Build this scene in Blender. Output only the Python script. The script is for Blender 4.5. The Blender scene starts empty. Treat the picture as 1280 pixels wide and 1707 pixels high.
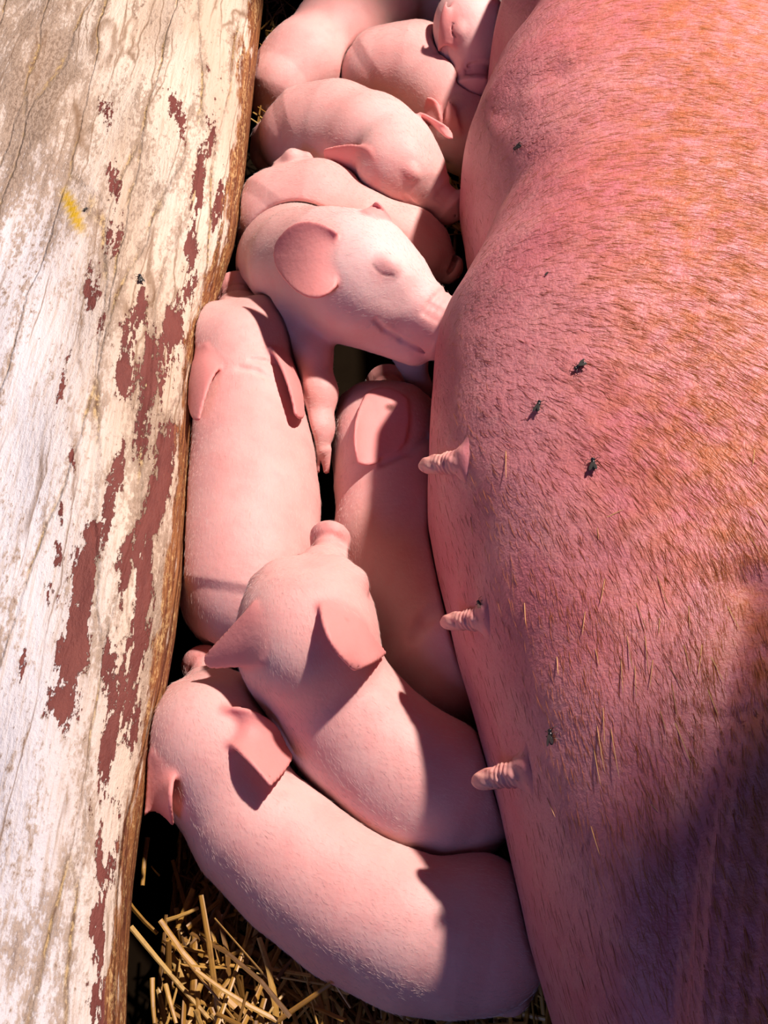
import bpy, bmesh, math, random
import numpy as np
from mathutils import Vector, Matrix
from mathutils.bvhtree import BVHTree
from mathutils.kdtree import KDTree

SC = bpy.context.scene
COL = SC.collection
rng = np.random.default_rng(7)
random.seed(7)

# ------------------------------------------------------------------ camera
TILT = math.radians(36)
FPX = 1900.0
CAM = np.array([0.0, -0.535, 0.816])
FWD = np.array([0.0, math.sin(TILT), -math.cos(TILT)])
UPV = np.array([0.0, math.cos(TILT), math.sin(TILT)])
RGT = np.array([1.0, 0.0, 0.0])
cd = bpy.data.cameras.new('camera')
cam = bpy.data.objects.new('camera', cd)
COL.objects.link(cam)
cam.location = CAM
cam.rotation_euler = (TILT, 0, 0)
cd.sensor_fit = 'VERTICAL'
cd.sensor_height = 36
cd.lens = 36 * FPX / 1707
cd.clip_start = 0.01
SC.camera = cam

# ------------------------------------------------------------------ light
SC.view_settings.view_transform = 'Standard'
SC.view_settings.look = 'None'
SC.view_settings.gamma = 1
SC.view_settings.use_curve_mapping = False
SC.view_settings.exposure = 0.0
SC.cycles.max_bounces = 6
SC.cycles.diffuse_bounces = 2

wd = bpy.data.worlds.new('world')
SC.world = wd
wd.use_nodes = True
wd.node_tree.nodes['Background'].inputs[0].default_value = (0.42, 0.26, 0.62, 1)
wd.node_tree.nodes['Background'].inputs[1].default_value = 0.035


def lamp(name, kind, loc, target, energy, color):
    ld = bpy.data.lights.new(name, kind)
    ld.energy = energy
    ld.color = color
    o = bpy.data.objects.new(name, ld)
    COL.objects.link(o)
    o.location = loc
    o.rotation_euler = (Vector(target) - Vector(loc)).to_track_quat('-Z', 'Y').to_euler()
    return ld


# the heat lamp hanging over the pen, up and to the right
key = lamp('heat_lamp_light', 'SPOT', (1.10, 0.85, 2.25), (-0.18, 0.15, 0.1), 500, (1.0, 0.80, 0.75))
key.spot_size = math.radians(24.9)
key.spot_blend = 0.07
key.shadow_soft_size = 0.055
# daylight from the open barn side, towards the viewer and left
day = lamp('barn_opening_daylight', 'AREA', (-1.1, -1.7, 1.3), (-0.1, 0.1, 0.1), 8, (0.36, 0.44, 1.0))
day.shape = 'RECTANGLE'
day.size = 0.8
day.size_y = 0.8


# ------------------------------------------------------------------ helpers
def ray(px, py):
    return FWD + RGT * (px - 640) / FPX + UPV * (853.5 - py) / FPX


def P(px, py, zcm):
    """point at height zcm (centimetres) seen at photo pixel px, py"""
    d = ray(px, py)
    t = (zcm / 100 - CAM[2]) / d[2]
    return CAM + d * t


def PR(px, py, zcm, rpx):
    d = ray(px, py)
    t = (zcm / 100 - CAM[2]) / d[2]
    return CAM + d * t, rpx * t / FPX


def tag(o, label=None, cat=None, group=None, kind=None):
    if label: o['label'] = label
    if cat: o['category'] = cat
    if group: o['group'] = group
    if kind: o['kind'] = kind
    return o


def mesh_obj(name, verts, faces, mat, parent=None, smooth=True):
    me = bpy.data.meshes.new(name)
    verts = np.asarray(verts, dtype=np.float32)
    if isinstance(faces, np.ndarray):
        nf, k = faces.shape
        me.vertices.add(len(verts))
        me.vertices.foreach_set('co', verts.ravel())
        me.loops.add(nf * k)
        me.loops.foreach_set('vertex_index', faces.astype(np.int32).ravel())
        me.polygons.add(nf)
        me.polygons.foreach_set('loop_start', np.arange(0, nf * k, k, dtype=np.int32))
        me.update(calc_edges=True)
        me.validate()
    else:
        me.from_pydata([tuple(v) for v in verts], [], faces)
    me.polygons.foreach_set('use_smooth', np.full(len(me.polygons), smooth))
    me.materials.append(mat)
    o = bpy.data.objects.new(name, me)
    COL.objects.link(o)
    if parent:
        o.parent = parent
    return o


def set_attr(o, name, arr):
    a = o.data.attributes.new(name, 'FLOAT', 'POINT')
    a.data.foreach_set('value', np.asarray(arr, dtype=np.float32))


def unit(v):
    return v / (np.linalg.norm(v) + 1e-12)


# ------------------------------------------------------------------ materials
class NT:
    def __init__(self, name):
        self.m = bpy.data.materials.new(name)
        self.m.use_nodes = True
        self.t = self.m.node_tree
        self.n = self.t.nodes
        self.b = self.n['Principled BSDF']

    def node(self, t, **kw):
        n = self.n.new(t)
        for k, v in kw.items():
            if k.startswith('_'):
                setattr(n, k[1:], v)
        return n

    def link(self, a, b):
        self.t.links.new(a, b)

    def val(self, sock, v):
        if isinstance(v, bpy.types.NodeSocket):
            self.link(v, sock)
        elif v is not None:
            sock.default_value = v

    def coord(self, scale=(1, 1, 1), rot=(0, 0, 0)):
        tc = self.node('ShaderNodeTexCoord')
        mp = self.node('ShaderNodeMapping')
        mp.inputs['Scale'].default_value = scale
        mp.inputs['Rotation'].default_value = rot
        self.link(tc.outputs['Object'], mp.inputs['Vector'])
        return mp.outputs[0]

    def noise(self, vec, scale, detail=4, rough=0.55, dist=0.0, w=None):
        n = self.node('ShaderNodeTexNoise')
        self.val(n.inputs['Vector'], vec)
        n.inputs['Scale'].default_value = scale
        n.inputs['Detail'].default_value = detail
        n.inputs['Roughness'].default_value = rough
        n.inputs['Distortion'].default_value = dist
        return n.outputs['Fac']

    def vor(self, vec, scale, feature='DISTANCE_TO_EDGE', out='Distance'):
        n = self.node('ShaderNodeTexVoronoi')
        n.feature = feature
        self.val(n.inputs['Vector'], vec)
        n.inputs['Scale'].default_value = scale
        return n.outputs[out]

    def math(self, op, a, b=None, c=None, clamp=False):
        n = self.node('ShaderNodeMath')
        n.operation = op
        n.use_clamp = clamp
        self.val(n.inputs[0], a)
        self.val(n.inputs[1], b)
        if c is not None: self.val(n.inputs[2], c)
        return n.outputs[0]

    def ramp(self, fac, stops):
        n = self.node('ShaderNodeValToRGB')
        e = n.color_ramp.elements
        while len(e) < len(stops): e.new(0.5)
        for i, (p, c) in enumerate(stops):
            e[i].position = p
            e[i].color = (*c, 1) if len(c) == 3 else c
        self.link(fac, n.inputs[0])
        return n.outputs[0]

    def step(self, v, lo, hi):
        n = self.node('ShaderNodeMapRange')
        n.interpolation_type = 'SMOOTHSTEP'
        self.val(n.inputs[0], v)
        n.inputs[1].default_value = lo
        n.inputs[2].default_value = hi
        return n.outputs[0]

    def mix(self, fac, a, b, mode='MIX'):
        n = self.node('ShaderNodeMix')
        n.data_type = 'RGBA'
        n.blend_type = mode
        self.val(n.inputs[0], fac)
        for s, v in ((n.inputs[6], a), (n.inputs[7], b)):
            if isinstance(v, tuple): v = (*v, 1)
            self.val(s, v)
        return n.outputs[2]

    def attr(self, name):
        n = self.node('ShaderNodeAttribute')
        n.attribute_name = name
        return n.outputs['Fac']

    def bump(self, h, strength, dist):
        n = self.node('ShaderNodeBump')
        n.inputs['Strength'].default_value = strength
        n.inputs['Distance'].default_value = dist
        self.link(h, n.inputs['Height'])
        self.link(n.outputs[0], self.b.inputs['Normal'])

    def set(self, **kw):
        for k, v in kw.items():
            s = self.b.inputs[k.replace('_', ' ')]
            if isinstance(v, tuple) and len(v) == 3 and s.type == 'RGBA': v = (*v, 1)
            self.val(s, v)


def make_piglet_skin():
    m = NT('piglet_skin')
    v = m.coord()
    big = m.noise(v, 18, 3)
    fine = m.noise(v, 260, 3)
    streak = m.noise(v, 60, 4)
    c = m.mix(m.step(big, 0.35, 0.68), (0.81, 0.44, 0.395), (0.82, 0.50, 0.45))
    c = m.mix(m.math('MULTIPLY', m.step(streak, 0.45, 0.7), 0.35), c, (0.78, 0.35, 0.32))
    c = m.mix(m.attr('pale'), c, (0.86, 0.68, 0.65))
    c = m.mix(m.attr('pink'), c, (0.78, 0.27, 0.25))
    c = m.mix(m.attr('dark'), c, (0.16, 0.05, 0.04))
    m.set(Base_Color=c, Roughness=0.55, Subsurface_Weight=0.35, Subsurface_Scale=0.006)
    m.b.inputs['Subsurface Radius'].default_value = (1.0, 0.35, 0.25)
    h = m.math('ADD', m.math('MULTIPLY', fine, 0.6), m.math('MULTIPLY', streak, 1.2))
    m.bump(h, 0.22, 0.002)
    m.b.inputs['Specular IOR Level'].default_value = 0.3
    return m.m


def make_sow_skin():
    m = NT('sow_skin')
    v = m.coord()
    big = m.noise(v, 9, 4)
    mid = m.noise(v, 45, 4)
    fine = m.noise(m.coord((1, 1, 1)), 420, 3, 0.6)
    wr = m.noise(m.coord((1.0, 0.6, 1.0)), 170, 4, .6)
    c = m.mix(m.step(big, 0.35, 0.65), (0.58, 0.185, 0.205), (0.65, 0.265, 0.275))
    c = m.mix(m.math('MULTIPLY', m.step(mid, 0.5, 0.7), 0.5), c, (0.66, 0.30, 0.28))
    c = m.mix(m.math('MULTIPLY', m.attr('rust'), m.step(m.noise(v, 70, 4), 0.3, 0.7)), c, (0.50, 0.155, 0.065))
    c = m.mix(m.math('MULTIPLY', m.step(fine, 0.52, 0.72), 0.35), c, (0.42, 0.12, 0.08))
    m.set(Base_Color=c, Roughness=0.48, Subsurface_Weight=0.25, Subsurface_Scale=0.008)
    m.b.inputs['Subsurface Radius'].default_value = (1.0, 0.3, 0.2)
    m.b.inputs['Specular IOR Level'].default_value = 0.4
    h = m.math('ADD', m.math('MULTIPLY', wr, 1.0), m.math('MULTIPLY', fine, 0.9))
    h = m.math('ADD', h, m.math('MULTIPLY', mid, 1.2))
    m.bump(h, 0.45, 0.002)
    return m.m


def simple(name, col, rough=0.6, sss=0.0, noise=None, spec=0.4):
    m = NT(name)
    c = m.noise(m.coord(), noise or 80, 3)
    d = tuple(x * 0.72 for x in col)
    m.set(Base_Color=m.mix(c, d, tuple(min(1, x * 1.15) for x in col)), Roughness=rough)
    m.b.inputs['Specular IOR Level'].default_value = spec
    if sss:
        m.set(Subsurface_Weight=sss, Subsurface_Scale=0.004)
    return m.m


def make_teat_skin():
    m = NT('teat_skin')
    v = m.coord()
    f = m.noise(v, 300, 3)
    c = m.mix(m.step(m.noise(v, 90, 3), .35, .65), (0.76, 0.36, 0.30), (0.74, 0.42, 0.34))
    c = m.mix(m.attr('skin_blend'), c, (0.61, 0.22, 0.235))
    c = m.mix(m.math('MULTIPLY', m.step(f, 0.6, 0.72), 0.6), c, (0.35, 0.12, 0.08))
    m.set(Base_Color=c, Roughness=0.5, Subsurface_Weight=0.3, Subsurface_Scale=0.005)
    m.bump(f, 0.3, 0.001)
    return m.m


def make_wood():
    m = NT('weathered_paint')
    rot = (0, 0, 0.10)
    v1 = m.coord((1, 0.10, 1), rot)
    v2 = m.coord((1, 0.28, 1), rot)
    fine = m.noise(m.coord((1, 0.45, 1), rot), 330, 5, 0.7)
    fib = m.noise(m.coord((1, 0.05, 1), rot), 420, 4, 0.6)
    med = m.noise(v2, 65, 7, 0.68)
    lng = m.noise(v1, 75, 6, 0.65, 0.4)
    big = m.noise(v2, 12, 4)

    def stretch(x, g):
        return m.math('MULTIPLY', m.math('SUBTRACT', x, .5), g)
    # long wandering cracks following the grain
    def cracks(scale, w, sc, rr):
        wv = m.coord(sc, (0, 0, rr))
        wa = m.node('ShaderNodeVectorMath')
        wa.operation = 'MULTIPLY_ADD'
        ns = m.node('ShaderNodeTexNoise')
        m.link(m.coord((1, .4, 1)), ns.inputs['Vector'])
        ns.inputs['Scale'].default_value = 24
        ns.inputs['Detail'].default_value = 5
        m.link(ns.outputs['Color'], wa.inputs[0])
        wa.inputs[1].default_value = (.022, .012, .0)
        m.link(wv, wa.inputs[2])
        e = m.vor(wa.outputs[0], scale)
        return m.math('SUBTRACT', 1.0, m.step(m.math('ADD', e, stretch(fine, .03)), 0.0, w)), m.math('SUBTRACT', 1.0, m.step(e, 0.0, .17))
    ck, joint = cracks(21, .035, (1, .10, 1), .17)
    ck2, _j = cracks(38, .030, (1, .05, 1), -.06)
    ck2 = m.math('MULTIPLY', ck2, m.step(m.noise(v2, 20, 3), .42, .6))
    cream = m.mix(m.step(big, .35, .65), (0.66, 0.54, 0.40), (0.82, 0.73, 0.59))
    cream = m.mix(m.attr('daylight_tint'), cream, (0.76, 0.81, 0.86))  # cool daylight towards the left, mixed into the paint colour
    cream = m.mix(m.math('MULTIPLY', m.step(fib, .45, .7), .5), cream, (0.50, 0.38, 0.25))
    gm = m.math('ADD', m.math('ADD', stretch(med, 2.2), stretch(lng, 1.6)), m.math('ADD', stretch(fine, 2.4), m.math('ADD', m.math('MULTIPLY', m.attr('grime'), .8), m.math('MULTIPLY_ADD', joint, .34, .03))))
    grime = m.math('MULTIPLY', m.step(gm, .12, .62), .85)
    gcol = m.mix(m.step(fine, .38, .62), (0.20, 0.13, 0.075), (0.46, 0.36, 0.26))
    cream = m.mix(grime, cream, gcol)
    cream = m.mix(m.math('MULTIPLY', m.step(m.math('ADD', fine, stretch(lng, .4)), .60, .72), .8), cream, (0.19, 0.12, 0.08))
    rim = m.mix(m.step(fine, .42, .58), (0.58, 0.43, 0.20), (0.17, 0.10, 0.05))
    cream = m.mix(m.math('MULTIPLY', ck, m.step(m.noise(v2, 34, 4), .46, .60)), cream, rim)
    cream = m.mix(m.math('MULTIPLY', ck2, .8), cream, (0.24, 0.15, 0.08))
    cream = m.mix(m.attr('yellow'), cream, (0.60, 0.40, 0.02))
    # red-brown old paint where the pale coat has flaked off
    jag = m.math('ADD', stretch(lng, 2.9), m.math('ADD', stretch(med, 2.9), stretch(fine, 1.5)))
    sd = m.math('ADD', m.attr('chip'), jag)
    chip = m.step(sd, .47, .55)
    red = m.mix(m.step(med, .4, .65), (0.150, 0.040, 0.032), (0.205, 0.062, 0.048))
    c = m.mix(chip, cream, red)
    # bare brown timber on the rounded edge
    bare = m.step(m.math('ADD', m.attr('bare'), m.math('ADD', stretch(med, 1.6), stretch(lng, 1.6))), .40, .62)
    bc = m.mix(m.step(fib, .38, .62), (0.15, 0.05, 0.024), (0.36, 0.16, 0.055))
    fl = m.math('ADD', m.math('ADD', stretch(fine, 1.6), stretch(lng, 1.4)), .5)
    bc = m.mix(m.math('MULTIPLY', m.step(fl, .55, .85), .85), bc, (0.72, 0.50, 0.22))
    c = m.mix(bare, c, bc)
    m.set(Base_Color=c, Roughness=0.6)
    m.b.inputs['Specular IOR Level'].default_value = 0.3
    h = m.math('SUBTRACT', m.math('ADD', m.math('MULTIPLY', fine, .6), m.math('MULTIPLY', med, 1.2)), m.math('MULTIPLY', chip, .7))
    h = m.math('SUBTRACT', h, m.math('MULTIPLY', ck, .5))
    m.bump(h, 0.8, 0.003)
    return m.m


def make_straw():
    m = NT('straw')
    t = m.attr('tone')
    c = m.ramp(t, [(0, (0.10, 0.05, 0.012)), (.35, (0.28, 0.145, 0.022)), (.7, (0.46, 0.265, 0.05)), (1, (0.60, 0.43, 0.15))])
    n = m.noise(m.coord(), 160, 3)
    c = m.mix(m.math('MULTIPLY', m.step(n, .5, .7), .5), c, (0.20, 0.10, 0.03))
    m.set(Base_Color=c, Roughness=0.45)
    return m.m


M_PIG = make_piglet_skin()
M_SOW = make_sow_skin()
M_TEAT = make_teat_skin()
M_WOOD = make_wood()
M_STRAW = make_straw()
M_FUR = simple('pale_fur', (0.86, 0.72, 0.64), 0.5)
M_COAT = simple('rust_hair', (0.46, 0.17, 0.05), 0.45)
M_BRISTLE = simple('golden_bristle', (0.85, 0.55, 0.22), 0.3)
M_FLY = simple('fly_black', (0.012, 0.014, 0.016), 0.3, spec=0.6)
M_WING = simple('fly_wing', (0.07, 0.07, 0.06), 0.2, spec=0.6)
M_DIRT = simple('dark_soil', (0.010, 0.007, 0.004), 0.95, noise=40, spec=0.0)

# ------------------------------------------------------------------ setting
# floor
n = 2
fl = mesh_obj('floor', [(-1.2, -1.2, 0), (1.5, -1.2, 0), (1.5, 1.8, 0), (-1.2, 1.8, 0)], [(0, 1, 2, 3)], M_DIRT)
tag(fl, kind='structure')

# broad timber side of the pen: profile swept along y
WX = -0.150
EDGE = [(440, -40), (437, 0), (425, 100), (415, 200), (404, 300), (388, 400), (362, 480), (336, 560), (323, 650), (317, 750), (309, 850), (301, 950), (289, 1050),
        (272, 1150), (255, 1230), (241, 1300), (228, 1380), (216, 1480), (208, 1600), (205, 1707), (204, 1760)]
EP = np.array([P(a, b, 9.5)[:2] for a, b in EDGE])[::-1]


def wall_x(y):
    return np.interp(y, EP[:, 1], EP[:, 0])


def wall_profile():
    """x offsets from the inner edge, and heights"""
    pts = [(-0.60, 0.0), (-0.60, 0.150)]
    for x in np.linspace(-0.59, -0.085, 110): pts.append((x, 0.150 + 0.010 * math.sin((x - .35) * 9) * min(1, -x * 4)))
    x0, z0 = pts[-1]
    for a in np.linspace(0.02, 1, 46):
        th = a * math.pi / 2
        pts.append((x0 - x0 * math.sin(th), 0.085 + (z0 - 0.085) * math.cos(th) ** 0.85))
    for z in np.linspace(0.08, 0, 12): pts.append((-0.85 * (0.085 - z), z))
    return pts


prof = wall_profile()
wy = np.arange(-0.75, 1.5, 0.004)
WV = np.zeros((len(wy), len(prof), 3))
pr = np.array(prof)
for i, y in enumerate(wy):
    WV[i, :, 0] = pr[:, 0] + wall_x(y)
    WV[i, :, 1] = y
    WV[i, :, 2] = pr[:, 1] + (0.0015 * np.sin(y * 31 + pr[:, 0] * 60) + 0.0015 * np.sin(y * 13 - pr[:, 0] * 90)) * (pr[:, 1] > .1)
nr, nc = WV.shape[:2]
idx = np.arange(nr * nc).reshape(nr, nc)
wf = np.stack([idx[:-1, :-1], idx[1:, :-1], idx[1:, 1:], idx[:-1, 1:]], -1).reshape(-1, 4)
wv = WV.reshape(-1, 3)
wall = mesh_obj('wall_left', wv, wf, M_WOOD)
tag(wall, kind='structure')


def bvh_of(o):
    me = o.data
    return BVHTree.FromPolygons([v.co.copy() for v in me.vertices], [tuple(p.vertices) for p in me.polygons])


wall_bvh = bvh_of(wall)


def cast(bvh, px, py):
    d = Vector(ray(px, py)).normalized()
    h = bvh.ray_cast(Vector(CAM), d)
    return h[0], h[1]


# flaked patches: (px, py, half width px, half height px, lean px over full height)
CHIPS = [(175, 190, 10, 32, 10), (292, 185, 10, 35, 14), (195, 340, 13, 80, 0), (152, 325, 6, 24, 0), (180, 395, 8, 22, 0),
         (160, 510, 12, 50, 6), (235, 510, 10, 60, 14), (215, 580, 12, 70, -14), (205, 630, 16, 34, 0), (290, 560, 16, 50, -10),
         (285, 630, 18, 70, -16), (240, 720, 16, 70, -14), (275, 780, 20, 120, -26), (195, 790, 8, 60, -10),
         (180, 850, 12, 60, -14), (155, 885, 16, 26, 10), (100, 845, 6, 40, 10), (94, 920, 10, 34, 4), (82, 990, 12, 22, 0),
         (140, 965, 14, 50, 12), (128, 1060, 16, 50, -6), (110, 1100, 14, 40, 0), (105, 1170, 24, 34, 0), (205, 960, 14, 60, -10),
         (240, 960, 22, 90, -16), (225, 1080, 20, 90, -12), (185, 1120, 16, 70, -8), (215, 1210, 20, 80, -8), (180, 1250, 14, 60, 0),
         (180, 1440, 17, 64, -8), (165, 1560, 12, 50, 0), (230, 1440, 18, 60, -4), (215, 1590, 22, 80, 0), (190, 1330, 12, 50, 0),
         (120, 760, 5, 40, 14), (105, 640, 5, 50, -24), (320, 420, 12, 70, -12), (350, 200, 10, 60, -10), (330, 300, 10, 60, -8),
         (170, 1680, 30, 40, 0), (135, 620, 4, 20, -4), (40, 1100, 4, 34, -8), (365, 330, 10, 70, -10)]
proj = wv - CAM
dep = proj @ FWD
wpx = 640 + FPX * (proj @ RGT) / dep
wpy = 853.5 - FPX * (proj @ UPV) / dep
chip = np.full(len(wv), -1.2)
for (cx, cy, hw, hh, lean) in CHIPS:
    ty = (wpy - cy) / hh
    tx = (wpx - cx + lean * ty / 2 * -1) / hw
    val = 1.0 - np.sqrt(tx ** 2 + ty ** 2) * 0.62
    chip = np.maximum(chip, val)
edge_x = np.interp(wpy, [e[1] for e in EDGE], [e[0] for e in EDGE])
din = edge_x - wpx
amb = -0.62 + 0.80 * np.exp(-((din - 70) / 60) ** 2) * np.clip((wpy - 250) / 350, 0, 1) * np.clip((1500 - wpy) / 250, .35, 1)
amb += .18 * np.exp(-((wpx - 210) / 60) ** 2 - ((wpy - 640) / 120) ** 2) + .22 * np.exp(-((wpx - 120) / 45) ** 2 - ((wpy - 1100) / 130) ** 2)
amb -= .35 * np.clip((130 - wpx) / 60, 0, 1)
set_attr(wall, 'chip', np.clip(np.maximum(chip, amb), -1.2, .75))
set_attr(wall, 'daylight_tint', np.clip((210 - wpx) / 150, 0, 1) * np.clip((wpy - 150) / 250, .25, 1) * .8)  # bluish daylight on the wall's left side, painted into its colour
bare = np.clip(0.95 - din / 50, -0.9, 1)
bare = np.where((wpx > edge_x) | (wv[:, 2] < .084), 1.0, bare)
set_attr(wall, 'bare', bare)
ty = (wpy - 352) / 46
set_attr(wall, 'yellow', np.clip(2.4 - 2.4 * np.sqrt(((wpx - 122 - 18 * ty) / 13) ** 2 + ty ** 2), 0, 1))
grime = np.exp(-((wpx - 60) / 90) ** 2 - ((wpy - 150) / 180) ** 2) + .8 * np.exp(-((wpx - 260) / 60) ** 2 - ((wpy - 1000) / 450) ** 2) + .5 * np.exp(-((wpx - 40) / 80) ** 2 - ((wpy - 1560) / 160) ** 2)
set_attr(wall, 'grime', grime)

# ------------------------------------------------------------------ sow
ZC = 0.12
SIL = [(930, -70), (893, 0), (832, 60), (815, 125), (846, 188), (800, 245), (768, 325), (778, 400), (798, 488), (762, 558), (724, 620), (716, 750),
       (712, 850), (735, 960), (764, 1080), (796, 1180), (832, 1310), (860, 1420), (884, 1540), (930, 1707), (965, 1800)]
sp = np.array([P(a, b, ZC * 100)[:2] for a, b in SIL])
o_ = np.argsort(sp[:, 1])
sp = sp[o_]
ygrid = np.linspace(-0.80, 1.15, 790)
xl = np.interp(ygrid, sp[:, 1], sp[:, 0])
kern = np.exp(-np.linspace(-2, 2, 9) ** 2)
kern /= kern.sum()
xl = np.convolve(np.pad(xl, 4, mode='edge'), kern, 'valid')
XC = 0.335
ends = np.clip(1 - np.clip((ygrid - 0.70) / 0.42, 0, 1) ** 2.4, 0, 1) ** .5 * np.clip(1 - np.clip((-0.42 - ygrid) / 0.36, 0, 1) ** 2.4, 0, 1) ** .5
ends = np.maximum(ends, 0.02)
AL = (XC - xl) * ends
BU = (0.180 + 0.015 * np.sin((ygrid + .1) * 3)) * ends


SQ = 0.70            # fullness of the flank section


def sow_sdf(X, Y, Z):
    al = np.interp(Y, ygrid, AL)
    bu = np.interp(Y, ygrid, BU)
    b = np.where(Z > ZC, bu, ZC)
    a = np.where(X < XC, al, 0.27)
    qx = np.abs((X - XC) / a) + 1e-6
    qz = np.abs((Z - ZC) / b) + 1e-6
    p = 2 / SQ
    k0 = (qx ** p + qz ** p) ** (1 / p)
    g = k0 ** (1 - p) * np.sqrt((qx ** (p - 1) / a) ** 2 + (qz ** (p - 1) / b) ** 2) + 1e-9
    return (k0 - 1) / g


na = 300
phi = np.linspace(0, 2 * math.pi, na, endpoint=False)
phi = phi - 0.0
SV = np.zeros((len(ygrid), na, 3))
for i, y in enumerate(ygrid):
    c, s = np.cos(phi), np.sin(phi)
    a = np.where(c < 0, AL[i], 0.27 * ends[i])
    b = np.where(s > 0, BU[i], ZC * min(1, ends[i] * 1.0))
    SV[i, :, 0] = XC + a * np.sign(c) * np.abs(c) ** SQ
    SV[i, :, 2] = ZC + b * np.sign(s) * np.abs(s) ** SQ
    SV[i, :, 1] = y
# soft folds of skin
X, Y, Z = SV[..., 0].copy(), SV[..., 1].copy(), SV[..., 2].copy()
SP = SV.reshape(-1, 3) - CAM
sd_ = SP @ FWD
spx = (640 + FPX * (SP @ RGT) / sd_).reshape(X.shape)
spy = (853.5 - FPX * (SP @ UPV) / sd_).reshape(X.shape)


def crease(pts, width, depth):
    """groove in the hide following photo points"""
    best = np.full(X.shape, 1e9)
    for (x0, y0), (x1, y1) in zip(pts[:-1], pts[1:]):
        dx, dy = x1 - x0, y1 - y0
        t = np.clip(((spx - x0) * dx + (spy - y0) * dy) / (dx * dx + dy * dy), 0, 1)
        best = np.minimum(best, np.hypot(spx - x0 - t * dx, spy - y0 - t * dy))
    tl = np.exp(-(best / width) ** 2) * depth
    return tl


dz = np.zeros(X.shape)
dz -= crease([(846, 188), (868, 152), (925, 122)], 24, 0.004)
dz += crease([(900, 200), (1000, 330), (1000, 480)], 110, 0.004)
for q in range(6):
    x0 = 1105 + q * 30
    dz -= crease([(x0 + 30, 1180), (x0 + 8, 1400), (x0 - 14, 1707)], 8, 0.0022)
dz -= crease([(1240, 980), (1190, 1200), (1130, 1420), (1090, 1707)], 45, 0.010)
for (tx, ty_) in ((800, 765), (835, 1030), (890, 1280)):
    dz += 0.0015 * np.exp(-((spx - tx) / 60) ** 2 - ((spy - ty_) / 45) ** 2)
dz += 0.0005 * np.sin(X * 90 + Y * 33) * np.sin(Y * 70) + 0.0006 * np.sin(Y * 21 + X * 12)
dz = np.where((Z > 0.06), dz, 0)
nx = (X - XC) / np.maximum(AL[:, None], .05)
nz = (Z - ZC) / np.maximum(BU[:, None], .05)
nl = np.sqrt(nx ** 2 + nz ** 2) + 1e-6
SV[..., 0] += dz * nx / nl
SV[..., 2] += dz * nz / nl
idx = np.arange(len(ygrid) * na).reshape(len(ygrid), na)
nxt = np.roll(idx, -1, axis=1)
sf = np.stack([idx[:-1], idx[1:], nxt[1:], nxt[:-1]], -1).reshape(-1, 4)
c0 = len(ygrid) * na
caps = [(c0, int(idx[0, (k + 1) % na]), int(idx[0, k])) for k in range(0)]
SVf = SV.reshape(-1, 3)
sow_root = bpy.data.objects.new('sow', None)
COL.objects.link(sow_root)
sow_root.location = (XC, 0.15, 0)
tag(sow_root, 'huge pink sow lying on her side with rusty hair, teats towards the piglets', 'pig')


def under(o, root):
    o.parent = root
    o.matrix_parent_inverse = Matrix.Translation(-root.location)
    return o


sow = under(mesh_obj('body', SVf, sf, M_SOW), sow_root)
rust = np.clip((spx - 880) / 260, 0, 1) * np.clip((1250 - spy) / 500, 0, 1) + np.clip((spx - 1180) / 80, 0, 1) * .7
set_attr(sow, 'rust', np.clip(rust, 0, 1).ravel())
sow_bvh = bvh_of(sow)


# hair as thin tapering mesh blades: 3-sided, bent once
def hairs(name, roots, dirs, normals, lengths, radii, mat, droop=0.0, segs=2):
    n = len(roots)
    d = dirs / np.linalg.norm(dirs, axis=1)[:, None]
    s = np.cross(d, normals)
    s /= np.linalg.norm(s, axis=1)[:, None] + 1e-9
    t = np.cross(d, s)
    V, F = [], []
    ring = 3
    for k in range(segs):
        f = k / segs
        ctr = roots + d * (lengths * f)[:, None] - normals * (droop * lengths * f * f)[:, None]
        for q in range(ring):
            a = q * 2 * math.pi / ring
            V.append(ctr + (s * math.cos(a) + t * math.sin(a)) * (radii * (1 - 0.45 * f))[:, None])
    V.append(roots + d * lengths[:, None] - normals * (droop * lengths)[:, None])
    V = np.stack(V, 1)
    m = V.shape[1]
    tri = []
    for k in range(segs - 1):
        for q in range(ring):
            a, b = k * ring + q, k * ring + (q + 1) % ring
            tri += [(a, b, b + ring), (a, b + ring, a + ring)]
    base = (segs - 1) * ring
    for q in range(ring):
        tri.append((base + q, base + (q + 1) % ring, m - 1))
    tri = np.array(tri)
    F = (tri[None] + (np.arange(n) * m)[:, None, None]).reshape(-1, 3)
    return mesh_obj(name, V.reshape(-1, 3), F, mat, smooth=False)


def cast_many(bvh, pts):
    R, N, K = [], [], []
    for i, (px, py) in enumerate(pts):
        p, nn = cast(bvh, px, py)
        if p is None: continue
        if nn.dot(Vector(ray(px, py))) > 0: nn = -nn
        R.append(p); N.append(nn); K.append(i)
    return np.array(R), np.array(N), np.array(K)


# short rusty coat
NH = 80000
hp = np.stack([rng.uniform(700, 1420, NH), rng.uniform(-120, 1830, NH)], 1)
dens = np.clip(0.18 + (hp[:, 0] - 840) / 420, 0.22, 1) * np.clip(1.25 - hp[:, 1] / 1500, 0.22, 1)
hp = hp[rng.uniform(0, 1, NH) < dens]
R, Nn, K = cast_many(sow_bvh, hp)
hp = hp[K]
a = np.clip((hp[:, 1] - 350) / 650, 0, 1)           # flow turns from sideways to tailwards
ang = np.radians(-8 - 75 * a ** 1.1 - (hp[:, 0] - 900) / 500 * 22 * (1 - a) + rng.normal(0, 11, len(hp)))
D = np.stack([np.cos(ang), np.sin(ang), np.zeros(len(ang))], 1)
D -= Nn * (D * Nn).sum(1)[:, None]
D /= np.linalg.norm(D, axis=1)[:, None]
D = D + Nn * 0.11
L = rng.uniform(0.008, 0.019, len(hp))
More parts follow.
